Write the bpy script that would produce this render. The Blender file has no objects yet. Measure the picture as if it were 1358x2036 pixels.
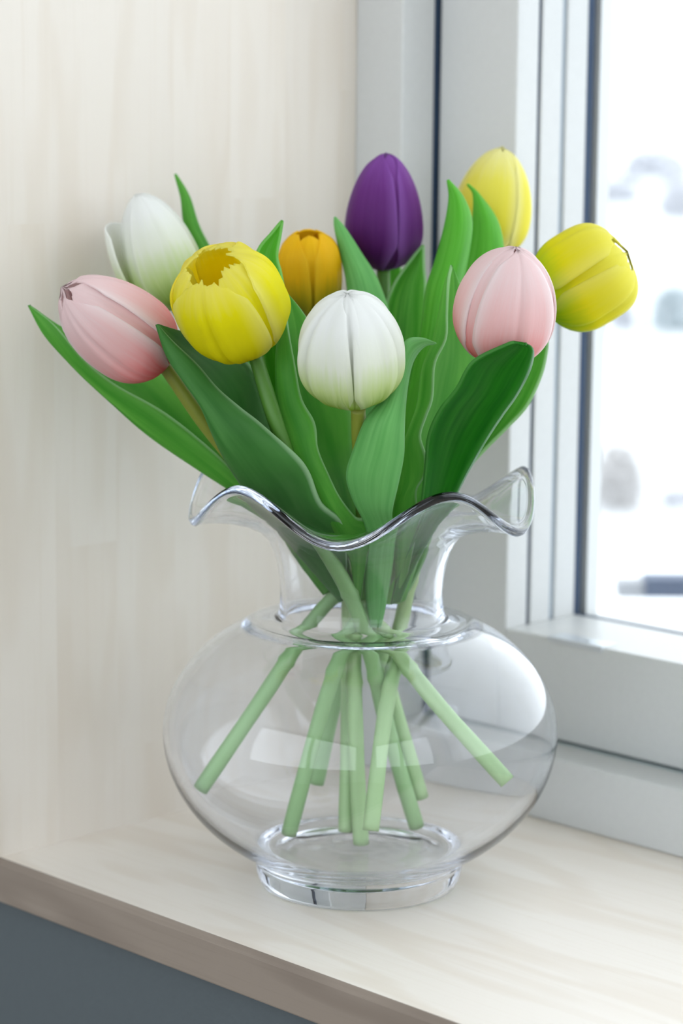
import bpy, math, random
from mathutils import Vector, Matrix

scene = bpy.context.scene
col = scene.collection

# ------------------------------------------------------------------ camera
W, H = 1358.0, 2036.0
FPX = 4708.0
PITCH, YAW, ROLL = math.radians(9.1668), math.radians(44.8767), math.radians(0.5168)
D0 = 1.10                                   # camera depth of the vase axis
FWD = Vector((-math.sin(YAW) * math.cos(PITCH), math.cos(YAW) * math.cos(PITCH), -math.sin(PITCH)))
_r0 = Vector((math.cos(YAW), math.sin(YAW), 0.0))
_u0 = _r0.cross(FWD)
RIGHT = _r0 * math.cos(ROLL) + _u0 * math.sin(ROLL)
UP = _u0 * math.cos(ROLL) - _r0 * math.sin(ROLL)


def ray(px, py):
    return FWD + RIGHT * ((px - W / 2) / FPX) - UP * ((py - H / 2) / FPX)


CAM = -ray(713, 1752) * D0                  # the vase stands on the world origin, sill top is z = 0


_AXN = Vector((FWD.x, FWD.y, 0)).normalized()


def P(px, py, d):
    """point seen at a photo position, d metres behind (+) or before (-) the upright plane through the vase axis"""
    return CAM + ray(px, py) * (-CAM.dot(_AXN) / ray(713, py).dot(_AXN) + d)


cam_data = bpy.data.cameras.new('camera')
cam = bpy.data.objects.new('camera', cam_data)
col.objects.link(cam)
cam_data.sensor_fit = 'VERTICAL'
cam_data.sensor_height = 36.0
cam_data.sensor_width = 36.0 * W / H
cam_data.lens = FPX / H * 36.0
cam_data.clip_start = 0.02
cam_data.clip_end = 400
cam.matrix_world = Matrix(((RIGHT.x, UP.x, -FWD.x, CAM.x), (RIGHT.y, UP.y, -FWD.y, CAM.y),
                           (RIGHT.z, UP.z, -FWD.z, CAM.z), (0, 0, 0, 1)))
cam_data.dof.use_dof = True
cam_data.dof.focus_distance = 1.0
cam_data.dof.aperture_fstop = cam_data.lens / 1000 / 0.0118
scene.camera = cam

# ------------------------------------------------------------------ light
SKY = 2.05
world = bpy.data.worlds.new('overcast_sky')
scene.world = world
world.use_nodes = True
bg = world.node_tree.nodes['Background']
bg.inputs[0].default_value = (0.89, 0.95, 1.0, 1)
bg.inputs[1].default_value = SKY

vs = scene.view_settings
vs.view_transform = 'Standard'
vs.look = 'None'
vs.exposure = 0.40
vs.gamma = 1.0
vs.use_curve_mapping = False
scene.cycles.use_denoising = True
scene.cycles.max_bounces = 28
scene.cycles.diffuse_bounces = 4
scene.cycles.glossy_bounces = 28
scene.cycles.transmission_bounces = 28
scene.cycles.transparent_max_bounces = 24
scene.cycles.caustics_reflective = True
scene.cycles.caustics_refractive = True
scene.cycles.blur_glossy = 0.3
scene.cycles.use_adaptive_sampling = True
scene.cycles.adaptive_threshold = 0.025

# key planes of the place (metres)
SILL_Y = -0.1005          # front edge of the sill
PANEL_X = -0.1432         # face of the wooden side panel
WIN_Y = 0.1379            # inner face of the window's outer frame
SASH_Y = 0.1645           # inner face of the sash
SASH_X, SASH_Z = -0.0551, 0.0876   # inner corner of the sash
GLASS_Y = 0.2275
WIN_R, WIN_T = 2.30, 1.62          # far ends of the opening
ROOM_X0, ROOM_X1, ROOM_Y0, ROOM_Z0, ROOM_Z1 = -1.2, 2.7, -2.6, -0.85, 1.75
REAR = (-1.0, 2.5, -0.10, 1.70)     # opening of the window across the room, widened for front fill, x0 x1 z0 z1
SIDE = (-2.10, -0.12, 0.10, 1.70)    # opening added in the unseen side wall for more light, y0 y1 z0 z1


def portal(name, loc, sx, sz, toward):
    ld = bpy.data.lights.new(name, 'AREA')
    ld.shape = 'RECTANGLE'
    ld.size, ld.size_y = sx, sz
    ld.cycles.is_portal = True
    o = bpy.data.objects.new(name, ld)
    o.location = loc
    o.rotation_euler = Vector(toward).to_track_quat('-Z', 'Y').to_euler()
    col.objects.link(o)


portal('daylight_portal', ((SASH_X + WIN_R) / 2, GLASS_Y + 0.03, (SASH_Z + WIN_T) / 2), WIN_R - SASH_X, WIN_T - SASH_Z, (0, -1, 0))
portal('daylight_portal', ((REAR[0] + REAR[1]) / 2, ROOM_Y0 - 0.02, (REAR[2] + REAR[3]) / 2), REAR[1] - REAR[0], REAR[3] - REAR[2], (0, 1, 0))
portal('daylight_portal', (ROOM_X1 + 0.02, (SIDE[0] + SIDE[1]) / 2, (SIDE[2] + SIDE[3]) / 2), SIDE[1] - SIDE[0], SIDE[3] - SIDE[2], (-1, 0, 0))


# ------------------------------------------------------------------ helpers
def tag(o, label=None, cat=None, group=None, kind=None):
    for k, v in (('label', label), ('category', cat), ('group', group), ('kind', kind)):
        if v:
            o[k] = v
    return o


def empty(name, loc=(0, 0, 0)):
    o = bpy.data.objects.new(name, None)
    o.location = loc
    o.empty_display_size = 0.02
    col.objects.link(o)
    return o


def mesh_obj(name, verts, faces, mat, parent=None, smooth=False, uvs=None):
    """verts in world space; the object keeps its origin at its parent's"""
    off = parent_origin(parent)
    me = bpy.data.meshes.new(name)
    me.from_pydata([tuple(Vector(v) - off) for v in verts], [], faces)
    me.update()
    if uvs:
        layer = me.uv_layers.new(name='UVMap')
        for loop in me.loops:
            layer.data[loop.index].uv = uvs[loop.vertex_index]
    if smooth:
        for p in me.polygons:
            p.use_smooth = True
    me.materials.append(mat)
    o = bpy.data.objects.new(name, me)
    col.objects.link(o)
    if parent:
        o.parent = parent
    return o


def parent_origin(parent):
    off = Vector((0, 0, 0))
    while parent:
        off += parent.location
        parent = parent.parent
    return off


BOXF = [(0, 3, 2, 1), (4, 5, 6, 7), (0, 1, 5, 4), (1, 2, 6, 5), (2, 3, 7, 6), (3, 0, 4, 7)]


def box_data(x0, x1, y0, y1, z0, z1):
    return [(x0, y0, z0), (x1, y0, z0), (x1, y1, z0), (x0, y1, z0), (x0, y0, z1), (x1, y0, z1), (x1, y1, z1), (x0, y1, z1)]


def boxes(name, lst, mat, parent=None, bevel=0.0, seg=2):
    v, f = [], []
    for b in lst:
        n = len(v)
        v += box_data(*b)
        f += [tuple(n + i for i in q) for q in BOXF]
    o = mesh_obj(name, v, f, mat, parent)
    if bevel:
        m = o.modifiers.new('edge', 'BEVEL')
        m.width = bevel
        m.segments = seg
        m.limit_method = 'ANGLE'
        for p in o.data.polygons:
            p.use_smooth = True
        o.modifiers.new('normals', 'WEIGHTED_NORMAL')
    return o


def cr(pts, t):
    """Catmull-Rom through tuples, t in 0..1"""
    n = len(pts) - 1
    x = min(max(t, 0.0), 1.0) * n
    i = min(int(x), n - 1)
    u = x - i
    p1, p2 = pts[i], pts[i + 1]
    p0 = pts[i - 1] if i > 0 else tuple(2 * a - b for a, b in zip(p1, p2))
    p3 = pts[i + 2] if i + 2 <= n else tuple(2 * b - a for a, b in zip(p1, p2))
    return tuple(0.5 * (2 * b + (c - a) * u + (2 * a - 5 * b + 4 * c - d) * u * u + (3 * b - a - 3 * c + d) * u ** 3)
                 for a, b, c, d in zip(p0, p1, p2, p3))


# ------------------------------------------------------------------ materials
def new_mat(name):
    m = bpy.data.materials.new(name)
    m.use_nodes = True
    nt = m.node_tree
    return m, nt, nt.nodes['Principled BSDF'], nt.nodes['Material Output']


def plain(name, c, rough=0.5, bump=0.0, bscale=300, spec=0.5, metallic=0.0):
    m, nt, b, out = new_mat(name)
    n = nt.nodes.new('ShaderNodeTexNoise')
    n.inputs['Scale'].default_value = bscale
    n.inputs['Detail'].default_value = 3
    tc = nt.nodes.new('ShaderNodeTexCoord')
    nt.links.new(tc.outputs['Object'], n.inputs['Vector'])
    mx = nt.nodes.new('ShaderNodeMix')
    mx.data_type = 'RGBA'
    mx.inputs[6].default_value = tuple(x * 0.96 for x in c) + (1,)
    mx.inputs[7].default_value = tuple(min(1, x * 1.03) for x in c) + (1,)
    nt.links.new(n.outputs['Fac'], mx.inputs[0])
    nt.links.new(mx.outputs[2], b.inputs['Base Color'])
    b.inputs['Roughness'].default_value = rough
    b.inputs['Specular IOR Level'].default_value = spec
    b.inputs['Metallic'].default_value = metallic
    if bump:
        bp = nt.nodes.new('ShaderNodeBump')
        bp.inputs['Strength'].default_value = bump
        bp.inputs['Distance'].default_value = 0.001
        nt.links.new(n.outputs['Fac'], bp.inputs['Height'])
        nt.links.new(bp.outputs[0], b.inputs['Normal'])
    return m


def wood(name, along, light, mid, dark, per_object=False, figure=0.38):
    """pale birch: long grain lines and slow cathedral figure; along = axis index of the grain"""
    m, nt, b, out = new_mat(name)
    N = nt.nodes.new
    L = nt.links.new
    tc = N('ShaderNodeTexCoord')
    vec = tc.outputs['Object']
    if per_object:
        oi = N('ShaderNodeObjectInfo')
        mul = N('ShaderNodeMath'); mul.operation = 'MULTIPLY'; mul.inputs[1].default_value = 7.3
        L(oi.outputs['Random'], mul.inputs[0])
        add = N('ShaderNodeVectorMath'); add.operation = 'ADD'
        L(vec, add.inputs[0]); L(mul.outputs[0], add.inputs[1])
        vec = add.outputs[0]

    def mapped(a, c):
        mp = N('ShaderNodeMapping')
        s = [c, c, c]
        s[along] = a
        mp.inputs['Scale'].default_value = s
        L(vec, mp.inputs['Vector'])
        return mp.outputs[0]

    # slow figure distorted into arches
    n1 = N('ShaderNodeTexNoise'); n1.inputs['Scale'].default_value = 1.0; n1.inputs['Detail'].default_value = 2
    L(mapped(4.0, 22.0), n1.inputs['Vector'])
    ring = N('ShaderNodeMath'); ring.operation = 'MULTIPLY'; ring.inputs[1].default_value = 26.0
    L(n1.outputs['Fac'], ring.inputs[0])
    sn = N('ShaderNodeMath'); sn.operation = 'SINE'
    L(ring.outputs[0], sn.inputs[0])
    pw = N('ShaderNodeMapRange'); pw.inputs[1].default_value = 0.1; pw.inputs[2].default_value = 1.0
    pw.inputs[3].default_value = 0.0; pw.inputs[4].default_value = 1.0
    L(sn.outputs[0], pw.inputs[0])
    # fine pores
    n2 = N('ShaderNodeTexNoise'); n2.inputs['Scale'].default_value = 1.0; n2.inputs['Detail'].default_value = 4
    n2.inputs['Roughness'].default_value = 0.65
    L(mapped(7.0, 300.0), n2.inputs['Vector'])
    n3 = N('ShaderNodeTexNoise'); n3.inputs['Scale'].default_value = 1.0; n3.inputs['Detail'].default_value = 2
    L(mapped(3.0, 14.0), n3.inputs['Vector'])
    m1 = N('ShaderNodeMix'); m1.data_type = 'RGBA'
    m1.inputs[6].default_value = light + (1,); m1.inputs[7].default_value = mid + (1,)
    sc = N('ShaderNodeMath'); sc.operation = 'MULTIPLY'; sc.inputs[1].default_value = figure
    L(pw.outputs[0], sc.inputs[0]); L(sc.outputs[0], m1.inputs[0])
    m2 = N('ShaderNodeMix'); m2.data_type = 'RGBA'
    r2 = N('ShaderNodeMapRange'); r2.inputs[1].default_value = 0.5; r2.inputs[2].default_value = 0.8; r2.inputs[4].default_value = 0.5
    L(n2.outputs['Fac'], r2.inputs[0]); L(r2.outputs[0], m2.inputs[0])
    L(m1.outputs[2], m2.inputs[6]); m2.inputs[7].default_value = mid + (1,)
    m3 = N('ShaderNodeMix'); m3.data_type = 'RGBA'
    r3 = N('ShaderNodeMapRange'); r3.inputs[1].default_value = 0.55; r3.inputs[2].default_value = 0.85; r3.inputs[4].default_value = figure * 0.7
    L(n3.outputs['Fac'], r3.inputs[0]); L(r3.outputs[0], m3.inputs[0])
    L(m2.outputs[2], m3.inputs[6]); m3.inputs[7].default_value = dark + (1,)
    last = m3.outputs[2]
    if per_object:
        hs = N('ShaderNodeHueSaturation')
        rr = N('ShaderNodeMapRange'); rr.inputs[3].default_value = 0.975; rr.inputs[4].default_value = 1.01
        L(oi.outputs['Random'], rr.inputs[0]); L(rr.outputs[0], hs.inputs['Value']); L(last, hs.inputs['Color'])
        last = hs.outputs[0]
    L(last, b.inputs['Base Color'])
    b.inputs['Roughness'].default_value = 0.42
    b.inputs['Specular IOR Level'].default_value = 0.4
    bp = N('ShaderNodeBump'); bp.inputs['Strength'].default_value = 0.12; bp.inputs['Distance'].default_value = 0.0006
    L(n2.outputs['Fac'], bp.inputs['Height']); L(bp.outputs[0], b.inputs['Normal'])
    return m


def glass(name, c=(0.982, 0.988, 1.0), ior=1.46):
    m, nt, b, out = new_mat(name)
    nt.nodes.remove(b)
    g = nt.nodes.new('ShaderNodeBsdfGlass')
    g.inputs['Color'].default_value = c + (1,)
    g.inputs['Roughness'].default_value = 0.0
    g.inputs['IOR'].default_value = ior
    nt.links.new(g.outputs[0], out.inputs['Surface'])
    return m


def thin_pane(name):
    m, nt, b, out = new_mat(name)
    nt.nodes.remove(b)
    t = nt.nodes.new('ShaderNodeBsdfTransparent')
    t.inputs[0].default_value = (0.985, 0.99, 0.99, 1)
    g = nt.nodes.new('ShaderNodeBsdfGlossy')
    g.inputs['Roughness'].default_value = 0.0
    # Schlick reflectance, the same from both faces of the sheet
    ge = nt.nodes.new('ShaderNodeNewGeometry')
    dt = nt.nodes.new('ShaderNodeVectorMath'); dt.operation = 'DOT_PRODUCT'
    nt.links.new(ge.outputs['Normal'], dt.inputs[0]); nt.links.new(ge.outputs['Incoming'], dt.inputs[1])
    ab = nt.nodes.new('ShaderNodeMath'); ab.operation = 'ABSOLUTE'
    nt.links.new(dt.outputs['Value'], ab.inputs[0])
    om = nt.nodes.new('ShaderNodeMath'); om.operation = 'SUBTRACT'; om.inputs[0].default_value = 1.0
    nt.links.new(ab.outputs[0], om.inputs[1])
    p5 = nt.nodes.new('ShaderNodeMath'); p5.operation = 'POWER'; p5.inputs[1].default_value = 5.0
    nt.links.new(om.outputs[0], p5.inputs[0])
    fr = nt.nodes.new('ShaderNodeMath'); fr.operation = 'MULTIPLY_ADD'; fr.inputs[1].default_value = 0.9; fr.inputs[2].default_value = 0.035
    nt.links.new(p5.outputs[0], fr.inputs[0])
    mx = nt.nodes.new('ShaderNodeMixShader')
    nt.links.new(fr.outputs[0], mx.inputs[0])
    nt.links.new(t.outputs[0], mx.inputs[1])
    nt.links.new(g.outputs[0], mx.inputs[2])
    nt.links.new(mx.outputs[0], out.inputs['Surface'])
    return m


def petal_mat(name, stops, edge, edge_amt=0.5, streak=0.25, transl=0.42, rough=0.5, vein=None):
    """pigment runs from the foot of the petal (uv v=0) to its tip (v=1); u is 0..1 across"""
    m, nt, b, out = new_mat(name)
    N = nt.nodes.new
    L = nt.links.new
    uv = N('ShaderNodeUVMap')
    sp = N('ShaderNodeSeparateXYZ')
    L(uv.outputs[0], sp.inputs[0])
    mp = N('ShaderNodeMapping'); mp.inputs['Scale'].default_value = (26, 2.2, 1)
    L(uv.outputs[0], mp.inputs['Vector'])
    oi = N('ShaderNodeObjectInfo')
    no = N('ShaderNodeTexNoise'); no.noise_dimensions = '4D'
    no.inputs['Scale'].default_value = 1.0; no.inputs['Detail'].default_value = 3
    L(mp.outputs[0], no.inputs['Vector'])
    w = N('ShaderNodeMath'); w.operation = 'MULTIPLY'; w.inputs[1].default_value = 20
    L(oi.outputs['Random'], w.inputs[0]); L(w.outputs[0], no.inputs['W'])
    # v disturbed by the streaks
    dv = N('ShaderNodeMath'); dv.operation = 'MULTIPLY_ADD'; dv.inputs[1].default_value = 0.28; dv.inputs[2].default_value = -0.14
    L(no.outputs['Fac'], dv.inputs[0])
    av = N('ShaderNodeMath'); av.operation = 'ADD'
    L(sp.outputs['Y'], av.inputs[0]); L(dv.outputs[0], av.inputs[1])
    ramp = N('ShaderNodeValToRGB')
    el = ramp.color_ramp.elements
    while len(el) < len(stops):
        el.new(0.5)
    for e, (p_, c_) in zip(el, stops):
        e.position = p_
        e.color = c_ + (1,)
    L(av.outputs[0], ramp.inputs[0])
    # paler margin
    a1 = N('ShaderNodeMath'); a1.operation = 'SUBTRACT'; a1.inputs[1].default_value = 0.5
    L(sp.outputs['X'], a1.inputs[0])
    a2 = N('ShaderNodeMath'); a2.operation = 'ABSOLUTE'; L(a1.outputs[0], a2.inputs[0])
    a3 = N('ShaderNodeMapRange'); a3.inputs[1].default_value = 0.30; a3.inputs[2].default_value = 0.5; a3.inputs[4].default_value = edge_amt
    a3.interpolation_type = 'SMOOTHSTEP'
    L(a2.outputs[0], a3.inputs[0])
    mx = N('ShaderNodeMix'); mx.data_type = 'RGBA'
    L(a3.outputs[0], mx.inputs[0]); L(ramp.outputs[0], mx.inputs[6]); mx.inputs[7].default_value = edge + (1,)
    # fine veins
    mp2 = N('ShaderNodeMapping'); mp2.inputs['Scale'].default_value = (90, 4, 1)
    L(uv.outputs[0], mp2.inputs['Vector'])
    n2 = N('ShaderNodeTexNoise'); n2.inputs['Scale'].default_value = 1.0; n2.inputs['Detail'].default_value = 2
    L(mp2.outputs[0], n2.inputs['Vector'])
    r2 = N('ShaderNodeMapRange'); r2.inputs[1].default_value = 0.5; r2.inputs[2].default_value = 0.85; r2.inputs[4].default_value = streak
    L(n2.outputs['Fac'], r2.inputs[0])
    mv = N('ShaderNodeMix'); mv.data_type = 'RGBA'
    L(r2.outputs[0], mv.inputs[0]); L(mx.outputs[2], mv.inputs[6]); mv.inputs[7].default_value = (vein or stops[0][1]) + (1,)
    L(mv.outputs[2], b.inputs['Base Color'])
    b.inputs['Roughness'].default_value = rough
    b.inputs['Specular IOR Level'].default_value = 0.15
    bp = N('ShaderNodeBump'); bp.inputs['Strength'].default_value = 0.18; bp.inputs['Distance'].default_value = 0.0004
    L(n2.outputs['Fac'], bp.inputs['Height']); L(bp.outputs[0], b.inputs['Normal'])
    tr = N('ShaderNodeBsdfTranslucent')
    gm = N('ShaderNodeGamma'); gm.inputs[1].default_value = 0.5     # light crosses both skins of the petal
    L(mv.outputs[2], gm.inputs[0]); L(gm.outputs[0], tr.inputs[0])
    ms = N('ShaderNodeMixShader'); ms.inputs[0].default_value = transl
    L(b.outputs[0], ms.inputs[1]); L(tr.outputs[0], ms.inputs[2])
    L(ms.outputs[0], out.inputs['Surface'])
    return m


def leaf_mat(name, base, pale, edge, rough=0.42, transl=0.32, spec=0.25, edge_amt=0.45):
    m, nt, b, out = new_mat(name)
    N = nt.nodes.new
    L = nt.links.new
    uv = N('ShaderNodeUVMap')
    sp = N('ShaderNodeSeparateXYZ'); L(uv.outputs[0], sp.inputs[0])
    mp = N('ShaderNodeMapping'); mp.inputs['Scale'].default_value = (9, 2.5, 1)
    L(uv.outputs[0], mp.inputs['Vector'])
    n1 = N('ShaderNodeTexNoise'); n1.inputs['Scale'].default_value = 1.0; n1.inputs['Detail'].default_value = 3
    L(mp.outputs[0], n1.inputs['Vector'])
    r1 = N('ShaderNodeMapRange'); r1.inputs[1].default_value = 0.32; r1.inputs[2].default_value = 0.72
    L(n1.outputs['Fac'], r1.inputs[0])
    m1 = N('ShaderNodeMix'); m1.data_type = 'RGBA'
    L(r1.outputs[0], m1.inputs[0]); m1.inputs[6].default_value = base + (1,); m1.inputs[7].default_value = pale + (1,)
    a1 = N('ShaderNodeMath'); a1.operation = 'SUBTRACT'; a1.inputs[1].default_value = 0.5
    L(sp.outputs['X'], a1.inputs[0])
    a2 = N('ShaderNodeMath'); a2.operation = 'ABSOLUTE'; L(a1.outputs[0], a2.inputs[0])
    a3 = N('ShaderNodeMapRange'); a3.inputs[1].default_value = 0.480; a3.inputs[2].default_value = 0.498; a3.inputs[4].default_value = edge_amt
    L(a2.outputs[0], a3.inputs[0])
    m2 = N('ShaderNodeMix'); m2.data_type = 'RGBA'
    L(a3.outputs[0], m2.inputs[0]); L(m1.outputs[2], m2.inputs[6]); m2.inputs[7].default_value = edge + (1,)
    L(m2.outputs[2], b.inputs['Base Color'])
    b.inputs['Roughness'].default_value = rough
    b.inputs['Specular IOR Level'].default_value = spec
    mp2 = N('ShaderNodeMapping'); mp2.inputs['Scale'].default_value = (70, 3, 1)
    L(uv.outputs[0], mp2.inputs['Vector'])
    n2 = N('ShaderNodeTexNoise'); n2.inputs['Scale'].default_value = 1.0; n2.inputs['Detail'].default_value = 2
    L(mp2.outputs[0], n2.inputs['Vector'])
    bp = N('ShaderNodeBump'); bp.inputs['Strength'].default_value = 0.12; bp.inputs['Distance'].default_value = 0.0004
    L(n2.outputs['Fac'], bp.inputs['Height']); L(bp.outputs[0], b.inputs['Normal'])
    tr = N('ShaderNodeBsdfTranslucent')
    gm = N('ShaderNodeGamma'); gm.inputs[1].default_value = 0.5     # light crosses both skins of the blade
    L(m2.outputs[2], gm.inputs[0]); L(gm.outputs[0], tr.inputs[0])
    ms = N('ShaderNodeMixShader'); ms.inputs[0].default_value = transl
    L(b.outputs[0], ms.inputs[1]); L(tr.outputs[0], ms.inputs[2])
    L(ms.outputs[0], out.inputs['Surface'])
    return m


def stem_mat(name, low, high):
    """uv v runs from the cut end (0) to the bloom (1)"""
    m, nt, b, out = new_mat(name)
    N = nt.nodes.new
    L = nt.links.new
    uv = N('ShaderNodeUVMap')
    sp = N('ShaderNodeSeparateXYZ'); L(uv.outputs[0], sp.inputs[0])
    ramp = N('ShaderNodeValToRGB')
    el = ramp.color_ramp.elements
    el[0].position = 0.25; el[0].color = low + (1,)  # pale low end has the haze of the vase glass in its colour
    el[1].position = 0.75; el[1].color = high + (1,)
    L(sp.outputs['Y'], ramp.inputs[0])
    L(ramp.outputs[0], b.inputs['Base Color'])
    b.inputs['Roughness'].default_value = 0.5
    tc = N('ShaderNodeTexCoord')
    n = N('ShaderNodeTexNoise'); n.inputs['Scale'].default_value = 300
    L(tc.outputs['Object'], n.inputs['Vector'])
    bp = N('ShaderNodeBump'); bp.inputs['Strength'].default_value = 0.15; bp.inputs['Distance'].default_value = 0.0004
    L(n.outputs['Fac'], bp.inputs['Height']); L(bp.outputs[0], b.inputs['Normal'])
    return m


BIRCH_L, BIRCH_M, BIRCH_D = (0.87, 0.81, 0.745), (0.78, 0.695, 0.605), (0.71, 0.595, 0.475)
M_SILL = wood('birch_sill', 0, BIRCH_L, BIRCH_M, BIRCH_D, False, 0.55)
M_FRONT_SHADE = wood('birch_front_shade', 0, (0.28, 0.23, 0.19), (0.19, 0.15, 0.122), (0.17, 0.13, 0.10), False, 0.5)  # birch browned and darkened to carry the shade of the sill front
M_PANEL = wood('birch_panel', 2, (0.76, 0.702, 0.635), (0.705, 0.63, 0.545), (0.67, 0.555, 0.435), True, 0.5)
M_FRAME = plain('white_lacquer', (0.595, 0.605, 0.605), 0.35)
M_GASKET = plain('dark_rubber_gasket', (0.035, 0.06, 0.11), 0.6, spec=0.2)
M_GREYLINE = plain('grey_seal', (0.36, 0.42, 0.48), 0.6)
M_SLATE = plain('slate_seal', (0.46, 0.53, 0.55), 0.6)
M_WALL = plain('shaded_grey_blue_paint', (0.085, 0.104, 0.116), 0.7, 0.2, 250)  # grey-blue wall colour, darkened to carry the shade under the sill
M_ROOM = plain('white_wall_paint', (0.80, 0.79, 0.77), 0.8, 0.1, 200)
M_FLOOR = wood('wooden_floor', 1, (0.30, 0.27, 0.24), (0.26, 0.23, 0.20), (0.22, 0.19, 0.16))
M_METAL = plain('satin_metal', (0.62, 0.66, 0.70), 0.35, 0, 200, 0.5, 0.6)
M_PANE = thin_pane('window_glass')
M_VASE = glass('clear_glass')
M_SNOW = plain('snow', (0.86, 0.88, 0.9), 0.9, 0.3, 3)
M_RAIL = plain('dark_blue_grey_metal', (0.10, 0.13, 0.2), 0.6)
M_STUB = plain('pale_grey_metal', (0.42, 0.43, 0.46), 0.6)

# ------------------------------------------------------------------ the room
# window wall: the pieces of wall around the deep opening
WF = SILL_Y + 0.006
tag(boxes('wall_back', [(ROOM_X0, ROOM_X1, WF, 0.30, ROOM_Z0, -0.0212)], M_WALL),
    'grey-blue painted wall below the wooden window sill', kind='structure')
tag(boxes('wall_back', [(ROOM_X0, PANEL_X - 0.0182, WF, 0.30, -0.0212, ROOM_Z1),
                        (WIN_R + 0.0182, ROOM_X1, WF, 0.30, -0.0212, ROOM_Z1),
                        (PANEL_X - 0.0182, WIN_R + 0.0182, WF, 0.30, WIN_T + 0.0182, ROOM_Z1)], M_ROOM),
    'white window wall around the deep window opening', kind='structure')
tag(boxes('wall_left', [(ROOM_X0 - 0.1, ROOM_X0, ROOM_Y0, 0.30, ROOM_Z0, ROOM_Z1)], M_ROOM), 'white side wall of the room', kind='structure')
tag(boxes('wall_right', [(ROOM_X1, ROOM_X1 + 0.1, ROOM_Y0, SIDE[0], ROOM_Z0, ROOM_Z1), (ROOM_X1, ROOM_X1 + 0.1, SIDE[1], 0.30, ROOM_Z0, ROOM_Z1),
                         (ROOM_X1, ROOM_X1 + 0.1, SIDE[0], SIDE[1], ROOM_Z0, SIDE[2]), (ROOM_X1, ROOM_X1 + 0.1, SIDE[0], SIDE[1], SIDE[3], ROOM_Z1)], M_ROOM),
    'white far side wall of the room with a large window added for light', kind='structure')
w3 = tag(empty('window_3_fill', (ROOM_X1, (SIDE[0] + SIDE[1]) / 2, SIDE[2])), 'white window added for light in the far side wall', kind='structure')
ym = (SIDE[0] + SIDE[1]) / 2
boxes('frame', [(ROOM_X1 + .02, ROOM_X1 + .08, SIDE[0], SIDE[1], SIDE[2], SIDE[2] + .07), (ROOM_X1 + .02, ROOM_X1 + .08, SIDE[0], SIDE[1], SIDE[3] - .07, SIDE[3]),
                (ROOM_X1 + .02, ROOM_X1 + .08, SIDE[0], SIDE[0] + .07, SIDE[2] + .07, SIDE[3] - .07), (ROOM_X1 + .02, ROOM_X1 + .08, SIDE[1] - .07, SIDE[1], SIDE[2] + .07, SIDE[3] - .07),
                (ROOM_X1 + .02, ROOM_X1 + .08, ym - .05, ym + .05, SIDE[2] + .07, SIDE[3] - .07)], M_FRAME, w3)
tag(boxes('wall_rear', [(ROOM_X0, REAR[0], ROOM_Y0 - 0.1, ROOM_Y0, ROOM_Z0, ROOM_Z1),
                        (REAR[1], ROOM_X1, ROOM_Y0 - 0.1, ROOM_Y0, ROOM_Z0, ROOM_Z1),
                        (REAR[0], REAR[1], ROOM_Y0 - 0.1, ROOM_Y0, ROOM_Z0, REAR[2]),
                        (REAR[0], REAR[1], ROOM_Y0 - 0.1, ROOM_Y0, REAR[3], ROOM_Z1)], M_ROOM), 'white wall across the room with a window', kind='structure')
tag(boxes('floor', [(ROOM_X0, ROOM_X1, ROOM_Y0, 0.30, ROOM_Z0 - 0.1, ROOM_Z0)], M_FLOOR), 'wooden floor of the room', kind='structure')
tag(boxes('ceiling', [(ROOM_X0, ROOM_X1, ROOM_Y0, 0.30, ROOM_Z1, ROOM_Z1 + 0.1)], M_ROOM), 'white ceiling of the room', kind='structure')
w2 = tag(empty('window_2', ((REAR[0] + REAR[1]) / 2, ROOM_Y0, REAR[2])), 'white window across the room', kind='structure')
xm = (REAR[0] + REAR[1]) / 2
boxes('frame', [(REAR[0], REAR[1], ROOM_Y0 - 0.08, ROOM_Y0 - 0.02, REAR[2], REAR[2] + 0.07), (REAR[0], REAR[1], ROOM_Y0 - 0.08, ROOM_Y0 - 0.02, REAR[3] - 0.07, REAR[3]),
                (REAR[0], REAR[0] + 0.07, ROOM_Y0 - 0.08, ROOM_Y0 - 0.02, REAR[2] + .07, REAR[3] - .07), (REAR[1] - 0.07, REAR[1], ROOM_Y0 - 0.08, ROOM_Y0 - 0.02, REAR[2] + .07, REAR[3] - .07),
                (xm - 0.05, xm + 0.05, ROOM_Y0 - 0.08, ROOM_Y0 - 0.02, REAR[2] + .07, REAR[3] - .07)], M_FRAME, w2)

# wooden side panel built of glued staves
pan = tag(empty('wall_left', (PANEL_X, SILL_Y, 0)), 'pale birch side panel of upright staves lining the window opening', kind='structure')
rnd = random.Random(4)
SW = 0.0375
joints = {0: [0.30], 1: [0.145, 0.55], 2: [0.040, 0.42], 3: [0.170, 0.62], 4: [0.31], 5: [0.115, 0.5], 6: [0.365]}
for k in range(7):
    y0, y1 = SILL_Y + k * SW, min(SILL_Y + (k + 1) * SW, WIN_Y + 0.02)
    zs = [0.0] + joints[k] + [0.86, 1.2, WIN_T]
    for i in range(len(zs) - 1):
        o = boxes('plank', [(PANEL_X - 0.018, PANEL_X - rnd.uniform(0, 0.00006), y0, y1, zs[i], zs[i + 1])], M_PANEL, pan)

# the other linings of the opening (beyond the frame of the photograph)
tag(boxes('trim_1', [(WIN_R, WIN_R + 0.018, SILL_Y, WIN_Y, 0.0, WIN_T)], M_PANEL), 'pale birch lining on the far side of the window', kind='structure')
tag(boxes('trim_2', [(PANEL_X - 0.018, WIN_R + 0.018, SILL_Y, WIN_Y, WIN_T, WIN_T + 0.018)], M_PANEL), 'pale birch lining above the window', kind='structure')
# sill board
sill = boxes('windowsill', [(PANEL_X - 0.018, WIN_R + 0.018, SILL_Y + 0.0024, WIN_Y + 0.03, -0.021, 0.0)], M_SILL)
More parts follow.
